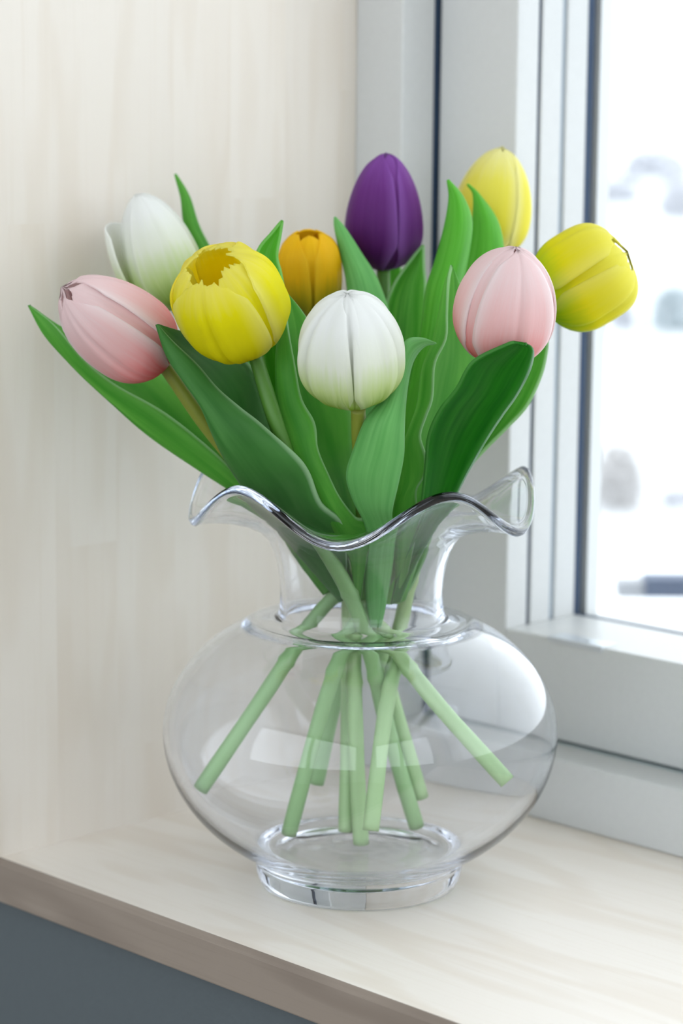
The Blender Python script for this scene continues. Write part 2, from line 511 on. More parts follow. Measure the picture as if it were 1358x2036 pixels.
# browner sill front strip, shade put into its colour; upper arris planed off
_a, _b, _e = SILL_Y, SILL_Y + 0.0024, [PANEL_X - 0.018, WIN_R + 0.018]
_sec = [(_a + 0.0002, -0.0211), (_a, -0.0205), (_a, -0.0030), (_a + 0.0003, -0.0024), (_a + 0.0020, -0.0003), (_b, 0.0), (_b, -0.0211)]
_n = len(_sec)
mesh_obj('sill_front_shade', [(x, y, z) for x in _e for y, z in _sec],
         [tuple(range(_n)), tuple(range(2 * _n - 1, _n - 1, -1))] + [(i, _n + i, _n + (i + 1) % _n, (i + 1) % _n) for i in range(_n)], M_FRONT_SHADE, sill)
tag(sill, 'pale birch window sill board under the glass vase', kind='structure')

# window unit
win = tag(empty('window_1', (PANEL_X, WIN_Y, 0)), 'white lacquered window with deep stepped sash beside the tulips', kind='structure')
OX, OZ = -0.1094, 0.0337       # outer frame's inner edges
GAPX, GAPZ = -0.1079, 0.0346   # sash outer edges
YB = 0.2360
YO = 0.1622                     # depth at which the seal between frame and sash begins
boxes('outer_frame', [(PANEL_X, OX, WIN_Y, YO, 0.0, WIN_T), (OX, WIN_R - 0.034, WIN_Y, YO, 0.0, OZ),
                      (WIN_R - 0.034, WIN_R, WIN_Y, YO, 0.0, WIN_T), (OX, WIN_R - 0.034, WIN_Y, YO, WIN_T - 0.034, WIN_T)],
      M_FRAME, win, 0.0012)
boxes('outer_frame', [(PANEL_X, OX - 0.007, YO, YB + 0.03, 0.0, WIN_T), (OX - 0.007, WIN_R - 0.034, YO + 0.010, YB + 0.03, 0.0, OZ - 0.004),
                      (WIN_R - 0.034, WIN_R, YO, YB + 0.03, 0.0, WIN_T), (OX, WIN_R - 0.034, YO, YB + 0.03, WIN_T - 0.034, WIN_T)],
      M_FRAME, win)
# dark rubber seal in the gap between frame and sash
boxes('gasket', [(OX - 0.007, OX - 0.0002, YO, YO + 0.02, OZ - 0.003, WIN_T - 0.034), (OX - 0.0002, GAPX, SASH_Y + 0.006, SASH_Y + 0.02, OZ, WIN_T - 0.036)], M_GASKET, win)
boxes('gasket', [(OX, WIN_R - 0.034, YO, YO + 0.010, OZ - 0.007, OZ - 0.0002)], M_SLATE, win)
# sash: stile in three steps with grooves, plain bottom rail
SR, ST = WIN_R - 0.088, WIN_T - 0.088
sash = boxes('sash', [(GAPX, SASH_X, SASH_Y, SASH_Y + 0.0168, GAPZ, WIN_T - 0.036),
                      (SASH_X, SR, SASH_Y, SASH_Y + 0.0560, GAPZ, SASH_Z),
                      (SASH_X, SR, SASH_Y, SASH_Y + 0.0560, ST, WIN_T - 0.036),
                      (SR, WIN_R - 0.036, SASH_Y, SASH_Y + 0.0560, GAPZ, WIN_T - 0.036)], M_FRAME, win, 0.001)
boxes('sash_liner', [(GAPX, SASH_X, SASH_Y + 0.0196, SASH_Y + 0.0354, GAPZ, WIN_T - 0.036)], M_FRAME, win, 0.0008)
boxes('sash_liner', [(GAPX, SASH_X, SASH_Y + 0.0394, SASH_Y + 0.0560, GAPZ, WIN_T - 0.036)], M_FRAME, win, 0.0008)
boxes('gasket', [(GAPX, SASH_X - 0.0016, SASH_Y + 0.0168, SASH_Y + 0.0196, GAPZ, WIN_T - 0.036)], M_GASKET, win)
boxes('gasket', [(GAPX, SASH_X - 0.0016, SASH_Y + 0.0354, SASH_Y + 0.0394, GAPZ, WIN_T - 0.036)], M_GREYLINE, win)
g0, g1 = SASH_Y + 0.0560, SASH_Y + 0.0612
boxes('glazing_seal', [(GAPX, SASH_X - 0.0003, g0, g1, GAPZ, ST), (SASH_X - 0.0003, SR, g0, g1, GAPZ, SASH_Z - 0.0003),
                       (SR, WIN_R - 0.036, g0, g1, GAPZ, ST), (GAPX, WIN_R - 0.036, g0, g1, ST, WIN_T - 0.036)], M_GASKET, win)
boxes('glazing_bead', [(GAPX, SASH_X + 0.0010, g1 + 0.004, g1 + 0.014, GAPZ, ST), (SASH_X + 0.0010, SR, g1 + 0.004, g1 + 0.014, GAPZ, SASH_Z - 0.002),
                       (SR, WIN_R - 0.036, g1 + 0.004, g1 + 0.014, GAPZ, ST), (GAPX, WIN_R - 0.036, g1 + 0.004, g1 + 0.014, ST, WIN_T - 0.036)], M_FRAME, win)
boxes('pane', [(GAPX + 0.01, WIN_R - 0.046, g1, g1 + 0.004, GAPZ + 0.01, WIN_T - 0.046)], M_PANE, win)
# small catch plate let into the bottom rail
cp = boxes('catch_plate', [(-0.0262, 0.0098, SASH_Y - 0.0007, SASH_Y + 0.012, SASH_Z - 0.0022, SASH_Z + 0.0006)], M_METAL, win, 0.0003)
boxes('screw', [(-0.006, -0.002, SASH_Y + 0.004, SASH_Y + 0.008, SASH_Z + 0.0005, SASH_Z + 0.0011)], M_METAL, cp, 0.0003)

# ------------------------------------------------------------------ outdoors
GZ = -3.0
tag(mesh_obj('snow_ground', [(-160, 0.4, GZ), (160, 0.4, GZ), (160, 250, GZ), (-160, 250, GZ)], [(0, 1, 2, 3)], M_SNOW),
    'snow covered ground outside the window', kind='structure')


def onz(px, py, z):
    v = ray(px, py)
    return CAM + v * ((z - CAM.z) / v.z)


def bush(name, label, px, py, w, h, mat, seed, group='snowy shrubs outside'):
    base = onz(px, py, GZ)
    root = tag(empty(name, base), label, 'shrub', group)
    r = random.Random(seed)
    v, f = [], []
    for i in range(7):                       # branching twigs from the ground
        a = r.uniform(0, 6.28)
        q = Vector((math.cos(a) * w * 0.3, math.sin(a) * w * 0.3, h * r.uniform(0.6, 0.95)))
        n = len(v)
        t = w * 0.02
        for p_, s in ((Vector((0, 0, 0)), t), (q, t * 0.5)):
            for j in range(5):
                v.append(base + p_ + Vector((math.cos(j * 1.2566) * s, math.sin(j * 1.2566) * s, 0)))
        f += [(n + j, n + (j + 1) % 5, n + 5 + (j + 1) % 5, n + 5 + j) for j in range(5)]
    mesh_obj('twigs', v, f, M_TWIG, root)
    v, f = [], []
    for i in range(420):                     # small leaf and snow clumps
        a, zz = r.uniform(0, 6.28), r.uniform(0.05, 1)
        rr = w * 0.5 * math.sqrt(max(0.05, 1 - (zz * 1.05 - 0.35) ** 2 / 0.6)) * math.sqrt(r.random())
        c = base + Vector((math.cos(a) * rr, math.sin(a) * rr, zz * h))
        s = w * r.uniform(0.05, 0.1)
        n = len(v)
        for dx, dy, dz in ((1, 0, 0), (-1, 0, 0), (0, 1, 0), (0, -1, 0), (0, 0, .7), (0, 0, -.7)):
            v.append(c + Vector((dx, dy, dz)) * s * r.uniform(0.7, 1.3))
        f += [tuple(n + i_ for i_ in t_) for t_ in ((0, 2, 4), (2, 1, 4), (1, 3, 4), (3, 0, 4), (2, 0, 5), (1, 2, 5), (3, 1, 5), (0, 3, 5))]
    mesh_obj('foliage', v, f, mat, root)['kind'] = 'stuff'


M_TWIG = plain('bare_twigs', (0.48, 0.46, 0.45), 0.9)
M_BUSH1 = plain('frosted_brown_twigs', (0.50, 0.485, 0.48), 0.9, 0, 5)
M_BUSH2 = plain('frosted_evergreen', (0.44, 0.50, 0.53), 0.9, 0, 5)
M_BUSH3 = plain('frosted_far_trees', (0.58, 0.59, 0.63), 0.9, 0, 2)
bush('snowy_shrub', 'brown frosted shrub outside close to the window stile', 1225, 1018, 0.55, 0.62, M_BUSH1, 1)
bush('snowy_shrub', 'low pale frosted shrub at the edge of the picture outside', 1352, 1010, 0.42, 0.20, M_BUSH3, 2)
bush('snowy_shrub', 'grey-green evergreen shrub outside, right of the yellow tulip at the pane', 1338, 665, 0.9, 0.85, M_BUSH2, 3)
bush('snowy_shrub', 'grey frosted shrub half hidden by the yellow tulip at the pane', 1235, 660, 0.62, 0.6, M_BUSH3, 4)
bush('snowy_tree', 'pale frosted tree on the far slope by the stile', 1228, 410, 2.4, 1.4, M_BUSH3, 5)
bush('snowy_tree', 'pale frosted tree on the far slope above the evergreen shrub', 1345, 440, 1.8, 1.6, M_BUSH3, 6)
bush('snowy_tree', 'faint grey tree near the skyline outside', 1300, 360, 5.0, 2.4, M_BUSH3, 7)

# dark rail outside, a little beyond the pane
a0 = P(1283, 1170, 0.67)
rail = tag(empty('balcony_rail', a0), 'dark blue-grey metal rail outside in the snow behind the pane', 'rail')
rdir = Vector((RIGHT.x, RIGHT.y, 0)).normalized()
rnor = Vector((-rdir.y, rdir.x, 0))


def rail_box(name, u0, u1, n0, n1, z0, z1, mat):
    q = [a0 + rdir * u + rnor * n_ + Vector((0, 0, z - a0.z)) for z in (z0, z1) for u, n_ in ((u0, n0), (u1, n0), (u1, n1), (u0, n1))]
    return mesh_obj(name, q, BOXF, mat, rail)


hw = 0.0072
rail_box('bar', 0, 1.4, 0, 0.025, a0.z - hw, a0.z + hw, M_RAIL)
rail_box('end_cap', -0.02, 0, 0.002, 0.023, a0.z - hw * 1.1, a0.z + hw * 0.6, M_STUB)
for uu in (0.3, 1.25):
    rail_box('post', uu, uu + 0.025, 0.002, 0.023, GZ, a0.z - hw, M_RAIL)

# ------------------------------------------------------------------ the vase
VC = 0.0724


def outer_profile():
    p = [(0.0, 0.0012), (0.020, 0.0012), (0.036, 0.0010), (0.0405, 0.0003), (0.0430, 0.0), (0.0452, 0.0007), (0.0463, 0.0025),
         (0.0472, 0.0055), (0.0478, 0.0090), (0.0479, 0.0112), (0.0474, 0.0128)]
    # belly: lower half of one ellipse, upper half of another
    a0 = math.asin(0.0480 / 0.0905)
    for i in range(23):
        a = a0 + (math.pi / 2 - a0) * i / 22
        p.append((0.0905 * math.sin(a), VC - 0.0693 * math.cos(a)))
    for i in range(1, 20):
        a = math.pi / 2 * (1 - i / 19 * 0.60)
        p.append((0.0905 * math.sin(a), VC + 0.0625 * math.cos(a)))
    r_, z_ = p[-1]
    p += [(0.0500, z_ + 0.0016), (0.0450, z_ + 0.0022), (0.0410, z_ + 0.0022), (0.0390, z_ + 0.0026), (0.0379, z_ + 0.0042),
          (0.0372, 0.1320), (0.0371, 0.1380), (0.0375, 0.1440), (0.0386, 0.1505), (0.0404, 0.1565), (0.0432, 0.1620),
          (0.0474, 0.1668), (0.0535, 0.1708), (0.0605, 0.1742), (0.0680, 0.1770), (0.0740, 0.1787)]
    return p


def inner_profile():
    p = [(0.0740, 0.1830), (0.0680, 0.1811), (0.0600, 0.1780), (0.0525, 0.1744), (0.0458, 0.1702), (0.0412, 0.1650), (0.0380, 0.1590),
         (0.0361, 0.1520), (0.0350, 0.1450), (0.0346, 0.1380), (0.0346, 0.1320), (0.0350, 0.1270), (0.0365, 0.1228), (0.0400, 0.1206)]
    for i in range(19, -1, -1):
        a = math.pi / 2 * (1 - i / 19 * 0.60)
        p.append((0.0885 * math.sin(a), VC + 0.0602 * math.cos(a)))
    a0 = math.asin(0.0440 / 0.0885)
    for i in range(21, -1, -1):
        a = a0 + (math.pi / 2 - a0) * i / 22
        p.append((0.0885 * math.sin(a), VC - 0.0655 * math.cos(a)))
    for i in range(9, -1, -1):
        r_ = 0.0425 * i / 9.6
        p.append((r_, 0.0136 + 1.2 * r_ * r_ + 0.00045 * math.sin(i * 2.2)))
    p[-1] = (0.0, p[-1][1])
    return p


def make_vase():
    out, inn = outer_profile(), inner_profile()
    lip = [(0.0758, 0.1785), (0.0772, 0.1795), (0.0778, 0.1811), (0.0772, 0.1827), (0.0760, 0.1834)]
    prof = out + lip + inn
    nseg = 180
    fr = Vector((-FWD.x, -FWD.y, 0)).normalized()
    rt = Vector((RIGHT.x, RIGHT.y, 0)).normalized()
    v, f = [], []
    idx = []
    for (r, z) in prof:
        if r < 1e-6:
            idx.append([len(v)])
            v.append((0, 0, z))
            continue
        row = []
        for j in range(nseg):
            a = 2 * math.pi * j / nseg
            w = min(max((r - 0.0400) / 0.0365, 0), 1) if z > 0.150 else 0
            w = w ** 1.3
            c5 = math.cos(5 * (a - math.radians(-8)))        # +1 in a trough of the ruffle
            zz = z - 0.0100 * w * c5
            rr = r * (1 + 0.012 * w * c5)
            q = fr * (rr * math.cos(a)) + rt * (rr * math.sin(a))
            row.append(len(v))
            v.append((q.x, q.y, zz))
        idx.append(row)
    for a, b in zip(idx[:-1], idx[1:]):
        if len(a) == 1:
            f += [(a[0], b[j], b[(j + 1) % nseg]) for j in range(nseg)]
        elif len(b) == 1:
            f += [(a[j], b[0], a[(j + 1) % nseg]) for j in range(nseg)]
        else:
            f += [(a[j], b[j], b[(j + 1) % nseg], a[(j + 1) % nseg]) for j in range(nseg)]
    v = [(x, y, z + 0.0002) for x, y, z in v]
    o = mesh_obj('glass_vase', v, f, M_VASE, None, True)
    import bmesh
    bm = bmesh.new()
    bm.from_mesh(o.data)
    bmesh.ops.recalc_face_normals(bm, faces=bm.faces)
    bm.to_mesh(o.data)
    bm.free()
    for p in o.data.polygons:
        p.use_smooth = True
    return o


vase = tag(make_vase(), 'clear glass vase with round belly, narrow neck and ruffled rim on the sill', 'vase')

# ------------------------------------------------------------------ tulips
LEAF = leaf_mat('leaf_green', (0.065, 0.33, 0.03), (0.17, 0.52, 0.075), (0.42, 0.68, 0.36), 0.42, 0.5, 0.25, 0.8)
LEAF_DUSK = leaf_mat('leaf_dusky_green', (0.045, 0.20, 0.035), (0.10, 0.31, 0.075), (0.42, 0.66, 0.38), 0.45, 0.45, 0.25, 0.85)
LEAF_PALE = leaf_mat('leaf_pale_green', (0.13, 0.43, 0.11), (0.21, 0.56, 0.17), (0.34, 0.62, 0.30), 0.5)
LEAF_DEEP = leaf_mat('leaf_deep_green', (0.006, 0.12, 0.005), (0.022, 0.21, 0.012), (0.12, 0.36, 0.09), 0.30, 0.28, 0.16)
LEAF_LIME = leaf_mat('leaf_bright_green', (0.085, 0.42, 0.025), (0.15, 0.55, 0.055), (0.30, 0.62, 0.2), 0.4, 0.38)
STEM = stem_mat('stem_green', (0.40, 0.60, 0.29), (0.21, 0.25, 0.025))
STEM2 = stem_mat('stem_fresh_green', (0.33, 0.55, 0.25), (0.075, 0.21, 0.025))


def stem(parent, pts, mat, r=0.0037, nodes=(0.28, 0.5)):
    n, m = 90, 14
    c = [P(*cr(pts, i / n)) for i in range(n + 1)]
    v, f, uv = [], [], []
    up = Vector((0.3, 0.2, 0.1))
    for i, q in enumerate(c):
        t = (c[min(i + 1, n)] - c[max(i - 1, 0)]).normalized()
        a = t.cross(up).normalized()
        b = a.cross(t)
        s = i / n
        rr = r * (1.0 + 0.10 * s * 0 - 0.12 * s)
        for nd in nodes:
            rr *= 1 + 0.20 * math.exp(-((s - nd) / 0.010) ** 2)
        rr *= 1 + 0.025 * math.sin(s * 37)
        for j in range(m):
            an = 2 * math.pi * j / m
            v.append(q + a * (rr * math.cos(an)) + b * (rr * math.sin(an)))
            uv.append((j / m, s))
    for i in range(n):
        f += [(i * m + j, i * m + (j + 1) % m, (i + 1) * m + (j + 1) % m, (i + 1) * m + j) for j in range(m)]
    f.append(tuple(range(m - 1, -1, -1)))
    f.append(tuple(n * m + j for j in range(m)))
    return mesh_obj('stem', v, f, mat, parent, True, uv)


def leaf(parent, rows, mat, thick=0.0014, n=56, m=18, roll=0.0):
    """rows run from the tip to the base; each row holds near edge, keel and far edge as (x, y, d) triples,
    or (left x, left y, right x, right y, d, cup) for a blade seen flat on"""
    R = []
    for r in rows:
        if len(r) == 9:
            R.append(r)
        else:
            lx, ly, rx, ry, d, cup = r
            R.append((lx, ly, d, (lx + rx) / 2, (ly + ry) / 2, d + cup, rx, ry, d))
    v, f, uv = [], [], []
    for i in range(n + 1):
        s = i / n
        s2 = s if s > 0.12 else s * s / 0.24 + s * 0.5 * 1.0
        q = cr(R, min(s2, 1))
        A, K, B = P(*q[0:3]), P(*q[3:6]), P(*q[6:9])
        for j in range(m + 1):
            u = j / m
            # quadratic through A (0), K (.5), B (1)
            p = A * (2 * (u - .5) * (u - 1)) + K * (4 * u * (1 - u)) + B * (2 * u * (u - .5))
            if roll and u > 0.84:                # the far margin rolls back
                p = p + FWD * (roll * ((u - 0.84) / 0.16) ** 2 * min(1, s * 6) * min(1, (1 - s) * 4))
            v.append(p)
            uv.append((u, 1 - s))
    k = m + 1
    for i in range(n):
        for j in range(m):
            f.append((i * k + j, i * k + j + 1, (i + 1) * k + j + 1, (i + 1) * k + j))
    o = mesh_obj('leaf', v, f, mat, parent, True, uv)
    md = o.modifiers.new('blade', 'SOLIDIFY')
    md.thickness = thick
    md.offset = 0
    return o


def interp(tab, t):
    for (a, b), (c, d) in zip(tab[:-1], tab[1:]):
        if t <= c:
            u = (t - a) / (c - a)
            return b + (d - b) * u
    return tab[-1][1]


def bloom(parent, base, tip, width, mat, phase=0.0, foot=0.52, open_pow=1.6, wave=1.5, closed=0.985, jag=0.02, spike=0.0, opened=None, seed=0, fat=0.40, ridge=0.012,
          tops=None, mats=None, dome=2.3, outer_half=64, lip=0.0, notch=0.16):
    """six petals round the axis base->tip; width is the largest diameter; closed = how far up the petals reach on the egg-shaped body"""
    B, T = P(*base), P(*tip)
    ax = T - B
    Ln = ax.length
    w = ax.normalized()
    view = (CAM - (B + T) / 2).normalized()
    e1 = (view - w * view.dot(w)).normalized()
    e2 = e1.cross(w)
    if e2.dot(RIGHT) < -0.2:
        e2 = -e2
    Rm = width / 2

    def rad(t):
        if t < fat:
            x = (fat - t) / fat
            return max(0.13, (1 - x ** 2.3) ** foot)
        x = min((t - fat) / (1 - fat), 1.0)
        return max(0.02, (1 - x ** dome) ** 0.55)

    rnd = random.Random(seed)
    opened = opened or {}
    n, m = 34, 24
    for k in range(6):
        inner = k % 2
        th0 = math.radians(phase) + k * math.pi / 3
        half = math.radians(outer_half if not inner else 60)
        body = 0.935 if inner else 0.985 + rnd.uniform(-0.008, 0.008)
        top = closed + (0.0 if not inner else 0.004) + rnd.uniform(-0.006, 0.006)
        if tops and k in tops:
            top = tops[k]
        op = opened.get(k, 0.0)
        jags = [rnd.uniform(-1, 1) for _ in range(m + 1)]
        ph, ph2 = rnd.uniform(0, 6), rnd.uniform(0, 6)
        v, f, uv = [], [], []
        for i in range(n + 1):
            s = i / n
            for j in range(m + 1):
                u = 2 * j / m - 1
                au = abs(u)
                tl = top - notch * au ** 2.6 - 0.12 * max(0, au - 0.8) + spike * math.exp(-(u / 0.09) ** 2) + jag * jags[j] * (1 - 0.6 * au)
                t = (1 - (1 - s) ** 1.15) * tl
                hw_ = half * (0.72 + 0.28 * min(1, s / 0.25)) * (1 - 0.08 * s * s)
                th = th0 + u * hw_
                r = Rm * rad(t) * body
                # inner petals tuck their margins under, outer ones stand a little proud of them
                if inner:
                    r -= Rm * 0.06 * au ** 3
                else:
                    r += Rm * (0.020 * au ** 6 * math.sin(math.pi * min(1, s)) + 0.05 * lip * au ** 4 * s)
                # shallow fold along the midrib
                r += Rm * ridge * (math.exp(-((au - 0.16) / 0.12) ** 2) - 0.8 * math.exp(-(u / 0.07) ** 2)) * math.sin(math.pi * min(1, s * 0.98 + 0.02)) ** 0.6
                r += Rm * wave * (0.010 * math.sin(u * 4 + ph + s * 3) + 0.006 * math.sin(u * 9 + ph2 - s * 3)) * min(1, s * 2)
                r += Rm * op * s ** open_pow
                p = B + w * (t * Ln) + (e1 * math.cos(th) + e2 * math.sin(th)) * r
                v.append(p)
                uv.append(((u + 1) / 2, t))
        kk = m + 1
        for i in range(n):
            for j in range(m):
                f.append((i * kk + j, i * kk + j + 1, (i + 1) * kk + j + 1, (i + 1) * kk + j))
        o = mesh_obj('petal', v, f, (mats or {}).get(k, mat), parent, True, uv)
        md = o.modifiers.new('thickness', 'SOLIDIFY')
        md.thickness = 0.0009
        md.offset = 0


GROUP = 'tulips in the glass vase'
PX = 1 / 4280.0


def tulip(label, ground):
    return tag(empty('tulip', P(*ground)), label, 'tulip', GROUP)


# --- colours of the blooms
PINK = petal_mat('pink_petal', [(0.04, (0.88, 0.15, 0.15)), (0.20, (0.92, 0.34, 0.33)), (0.45, (0.94, 0.60, 0.59)), (0.85, (0.94, 0.75, 0.75))],
                 (0.95, 0.87, 0.87), 0.75, 0.2, vein=(0.88, 0.40, 0.40))
WHITE = petal_mat('white_petal', [(0.08, (0.32, 0.52, 0.04)), (0.30, (0.66, 0.80, 0.34)), (0.56, (0.91, 0.94, 0.82)), (0.85, (0.96, 0.97, 0.95))],
                  (0.94, 0.95, 0.90), 0.25, 0.10, vein=(0.8, 0.85, 0.68))
YELLOW = petal_mat('lemon_yellow_petal', [(0.03, (0.62, 0.55, 0.01)), (0.25, (0.84, 0.80, 0.008)), (0.7, (0.92, 0.88, 0.012)), (0.95, (0.94, 0.88, 0.20))],
                   (0.94, 0.91, 0.36), 0.6, 0.15, transl=0.6, vein=(0.82, 0.72, 0.01))
GOLD = petal_mat('golden_petal', [(0.03, (0.95, 0.72, 0.01)), (0.3, (0.97, 0.80, 0.01)), (0.7, (0.98, 0.84, 0.012)), (0.95, (0.95, 0.88, 0.2))],
                 (0.96, 0.84, 0.10), 0.3, 0.1, transl=0.65, vein=(0.95, 0.74, 0.01))
YELLOW_PALE = petal_mat('pale_yellow_petal', [(0.03, (0.72, 0.62, 0.02)), (0.3, (0.88, 0.80, 0.06)), (0.7, (0.92, 0.86, 0.14)), (0.95, (0.94, 0.90, 0.40))],
                        (0.95, 0.92, 0.50), 0.6, 0.15, vein=(0.85, 0.75, 0.03))
YELLOW_LIME = petal_mat('lime_yellow_petal', [(0.03, (0.30, 0.58, 0.01)), (0.16, (0.55, 0.72, 0.01)), (0.4, (0.86, 0.80, 0.012)), (0.95, (0.90, 0.84, 0.12))],
                        (0.91, 0.88, 0.30), 0.35, 0.12, vein=(0.8, 0.72, 0.01))
ORANGE = petal_mat('amber_petal', [(0.05, (0.12, 0.19, 0.01)), (0.30, (0.40, 0.33, 0.008)), (0.55, (0.86, 0.52, 0.008)), (0.9, (0.96, 0.60, 0.012))],
                   (0.90, 0.62, 0.03), 0.5, 0.2, vein=(0.85, 0.35, 0.005))
PURPLE = petal_mat('purple_petal', [(0.05, (0.075, 0.010, 0.095)), (0.35, (0.125, 0.020, 0.175)), (0.7, (0.20, 0.045, 0.28)), (0.95, (0.29, 0.09, 0.42))],
                   (0.36, 0.14, 0.54), 0.6, 0.2, vein=(0.06, 0.01, 0.08))
E_TIP = 0

# 1 pink, far left
t = tulip('pale pink tulip leaning out farthest from the window', (1008, 1555, 0.0))
stem(t, [(1008, 1555, -0.0322), (870, 1400, -0.0206), (788, 1296, -0.0051), (690, 1170, 0.0001), (565, 1030, 0.0000), (430, 872, -0.016), (324, 722, -0.0200)], STEM)
bloom(t, (330, 722, -0.020), (128, 574, -0.040), 0.0388, PINK, phase=-40, closed=0.965, jag=0.008, spike=0.05, seed=3, fat=0.36, lip=0.8, outer_half=54, ridge=0.035)
leaf(t, [(58, 607, 0.004, 58, 607, 0.004, 59, 607, 0.004),
         (108, 646, -0.002, 92, 668, 0.002, 130, 655, 0.012),
         (165, 712, -0.006, 148, 724, 0.002, 225, 690, 0.016),
         (225, 762, -0.008, 212, 782, 0.000, 320, 740, 0.018),
         (330, 822, -0.010, 296, 862, -0.002, 400, 812, 0.014),
         (430, 903, -0.012, 396, 932, -0.004, 462, 888, 0.010),
         (505, 978, -0.014, 484, 990, -0.006, 522, 950, 0.006),
         (568, 1042, -0.004, 552, 1052, 0.000, 580, 1020, 0.010),
         (655, 1170, -0.004, 645, 1180, -0.001, 664, 1170, 0.004)], LEAF)

# 2 white, back left
t = tulip('white tulip with a loose outer petal, behind the yellow tulip with open mouth', (838, 1590, 0.03))
stem(t, [(838, 1590, 0.0220), (775, 1370, 0.0177), (748, 1262, 0.0166), (690, 1130, 0.0225), (560, 930, 0.0388), (430, 740, 0.0550), (352, 612, 0.0600)], STEM)
bloom(t, (356, 612, 0.060), (272, 388, 0.056), 0.0369, WHITE, phase=12, closed=0.996, jag=0.003, seed=5, notch=0.08, opened={4: 0.42}, open_pow=0.8, tops={4: 0.85}, fat=0.36, dome=1.9, outer_half=54)
leaf(t, [(348, 346, 349, 346, 0.085, 0), (361, 393, 375, 390, 0.085, -.002), (367, 444, 393, 445, 0.084, -.003), (386, 490, 414, 488, 0.082, -.004),
         (425, 585, 465, 578, 0.07, -.004), (490, 715, 535, 702, 0.055, -.004), (565, 865, 605, 855, 0.036, -.003), (632, 1010, 662, 1005, 0.022, -.002),
         (694, 1160, 708, 1158, 0.012, 0)], LEAF)

# 3 yellow with open mouth, front left
t = tulip('yellow tulip with wide open ragged mouth, in front of the white one', (830, 1655, 0.0))
stem(t, [(830, 1655, 0.0179), (772, 1450, 0.0108), (736, 1300, -0.0138), (696, 1180, -0.0271), (620, 1030, -0.0340), (556, 862, -0.050), (508, 708, -0.0420)], STEM2)
bloom(t, (500, 690, -0.042), (416, 512, -0.070), 0.0458, YELLOW, phase=-34, closed=0.955, tops={0: .935, 5: .935, 1: .945, 2: .96, 3: .97, 4: .965}, jag=0.018, seed=8, fat=0.44, ridge=0.05, wave=2.0, mats={3: GOLD, 4: GOLD}, lip=1.0, outer_half=58, dome=3.0)
leaf(t, [(312, 645, -0.058, 312, 645, -0.058, 313, 645, -0.057),
         (345, 680, -0.056, 338, 708, -0.052, 400, 672, -0.024),
         (393, 726, -0.056, 372, 756, -0.054, 480, 712, -0.016),
         (432, 772, -0.057, 406, 806, -0.056, 520, 765, -0.014),
         (478, 811, -0.058, 424, 858, -0.056, 542, 830, -0.012),
         (520, 843, -0.058, 448, 912, -0.054, 564, 885, -0.012),
         (587, 903, -0.060, 490, 976, -0.040, 612, 935, -0.014),
         (614, 940, -0.058, 540, 1032, -0.022, 642, 980, -0.014),
         (638, 1000, -0.053, 584, 1080, -0.015, 672, 1030, -0.014),
         (686, 1050, -0.040, 632, 1140, -0.015, 692, 1080, -0.012),
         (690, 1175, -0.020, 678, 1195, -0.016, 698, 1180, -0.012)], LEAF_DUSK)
leaf(t, [(561, 438, 562, 438, -0.004, 0), (541, 462, 557, 470, -0.006, .002), (512, 500, 551, 510, -0.010, .004), (506, 560, 560, 550, -0.014, .005),
         (512, 640, 574, 640, -0.018, .005), (525, 720, 578, 720, -0.020, .005), (546, 800, 592, 800, -0.022, .004), (580, 890, 620, 885, -0.022, .003),
         (625, 990, 650, 985, -0.018, .002), (690, 1150, 702, 1148, -0.012, 0)], LEAF_LIME)

# 4 amber, back centre
t = tulip('amber orange tulip peeping out behind the white and yellow ones', (688, 1668, 0.02))
stem(t, [(688, 1662, 0.0008), (692, 1480, 0.0058), (694, 1280, 0.0110), (690, 1120, 0.0156), (664, 930, 0.0321), (634, 760, 0.0500), (622, 628, 0.0550)], STEM)
bloom(t, (620, 628, 0.056), (612, 458, 0.046), 0.0300, ORANGE, phase=64, closed=0.965, notch=0.20, jag=0.004, seed=11, fat=0.45, dome=3.4, ridge=0.03, outer_half=58)
leaf(t, [(783, 506, 784, 506, 0.108, 0), (768, 530, 797, 540, 0.106, .003), (764, 590, 802, 600, 0.100, .004), (752, 720, 790, 720, 0.082, .004),
         (756, 880, 784, 880, 0.062, .003), (754, 980, 776, 980, 0.041, .001), (748, 1060, 764, 1060, 0.032, 0), (738, 1180, 746, 1180, 0.028, 0)], LEAF_LIME)

# 5 purple
t = tulip('deep purple tulip standing upright at the back', (630, 1560, 0.03))
stem(t, [(628, 1560, 0.0207), (664, 1400, 0.0224), (704, 1270, 0.0249), (730, 1130, 0.0291), (750, 900, 0.0428), (762, 700, 0.0620), (762, 536, 0.0760)], STEM2)
bloom(t, (760, 536, 0.076), (768, 306, 0.072), 0.0369, PURPLE, phase=-38, closed=0.992, jag=0.004, spike=0.012, seed=14, fat=0.34, ridge=0.012, dome=1.75, outer_half=60)
leaf(t, [(665, 431, 666, 431, 0.05, 0), (666, 452, 686, 455, 0.05, -.001), (678, 505, 718, 505, 0.049, -.004), (690, 560, 750, 558, 0.044, -.006),
         (696, 640, 776, 640, 0.038, -.006), (694, 740, 778, 740, 0.032, -.005), (694, 860, 766, 860, 0.026, -.004), (700, 980, 752, 980, 0.022, -.003),
         (708, 1150, 728, 1150, 0.022, 0)], LEAF_PALE)
leaf(t, [(841, 487, 842, 487, 0.066, 0), (818, 515, 843, 530, 0.064, .003), (783, 566, 846, 572, 0.058, .006), (764, 625, 843, 650, 0.050, .007),
         (760, 720, 832, 740, 0.038, .006), (760, 840, 818, 850, 0.026, .005), (756, 960, 796, 970, 0.018, .004), (742, 1160, 762, 1160, 0.012, 0)], LEAF)

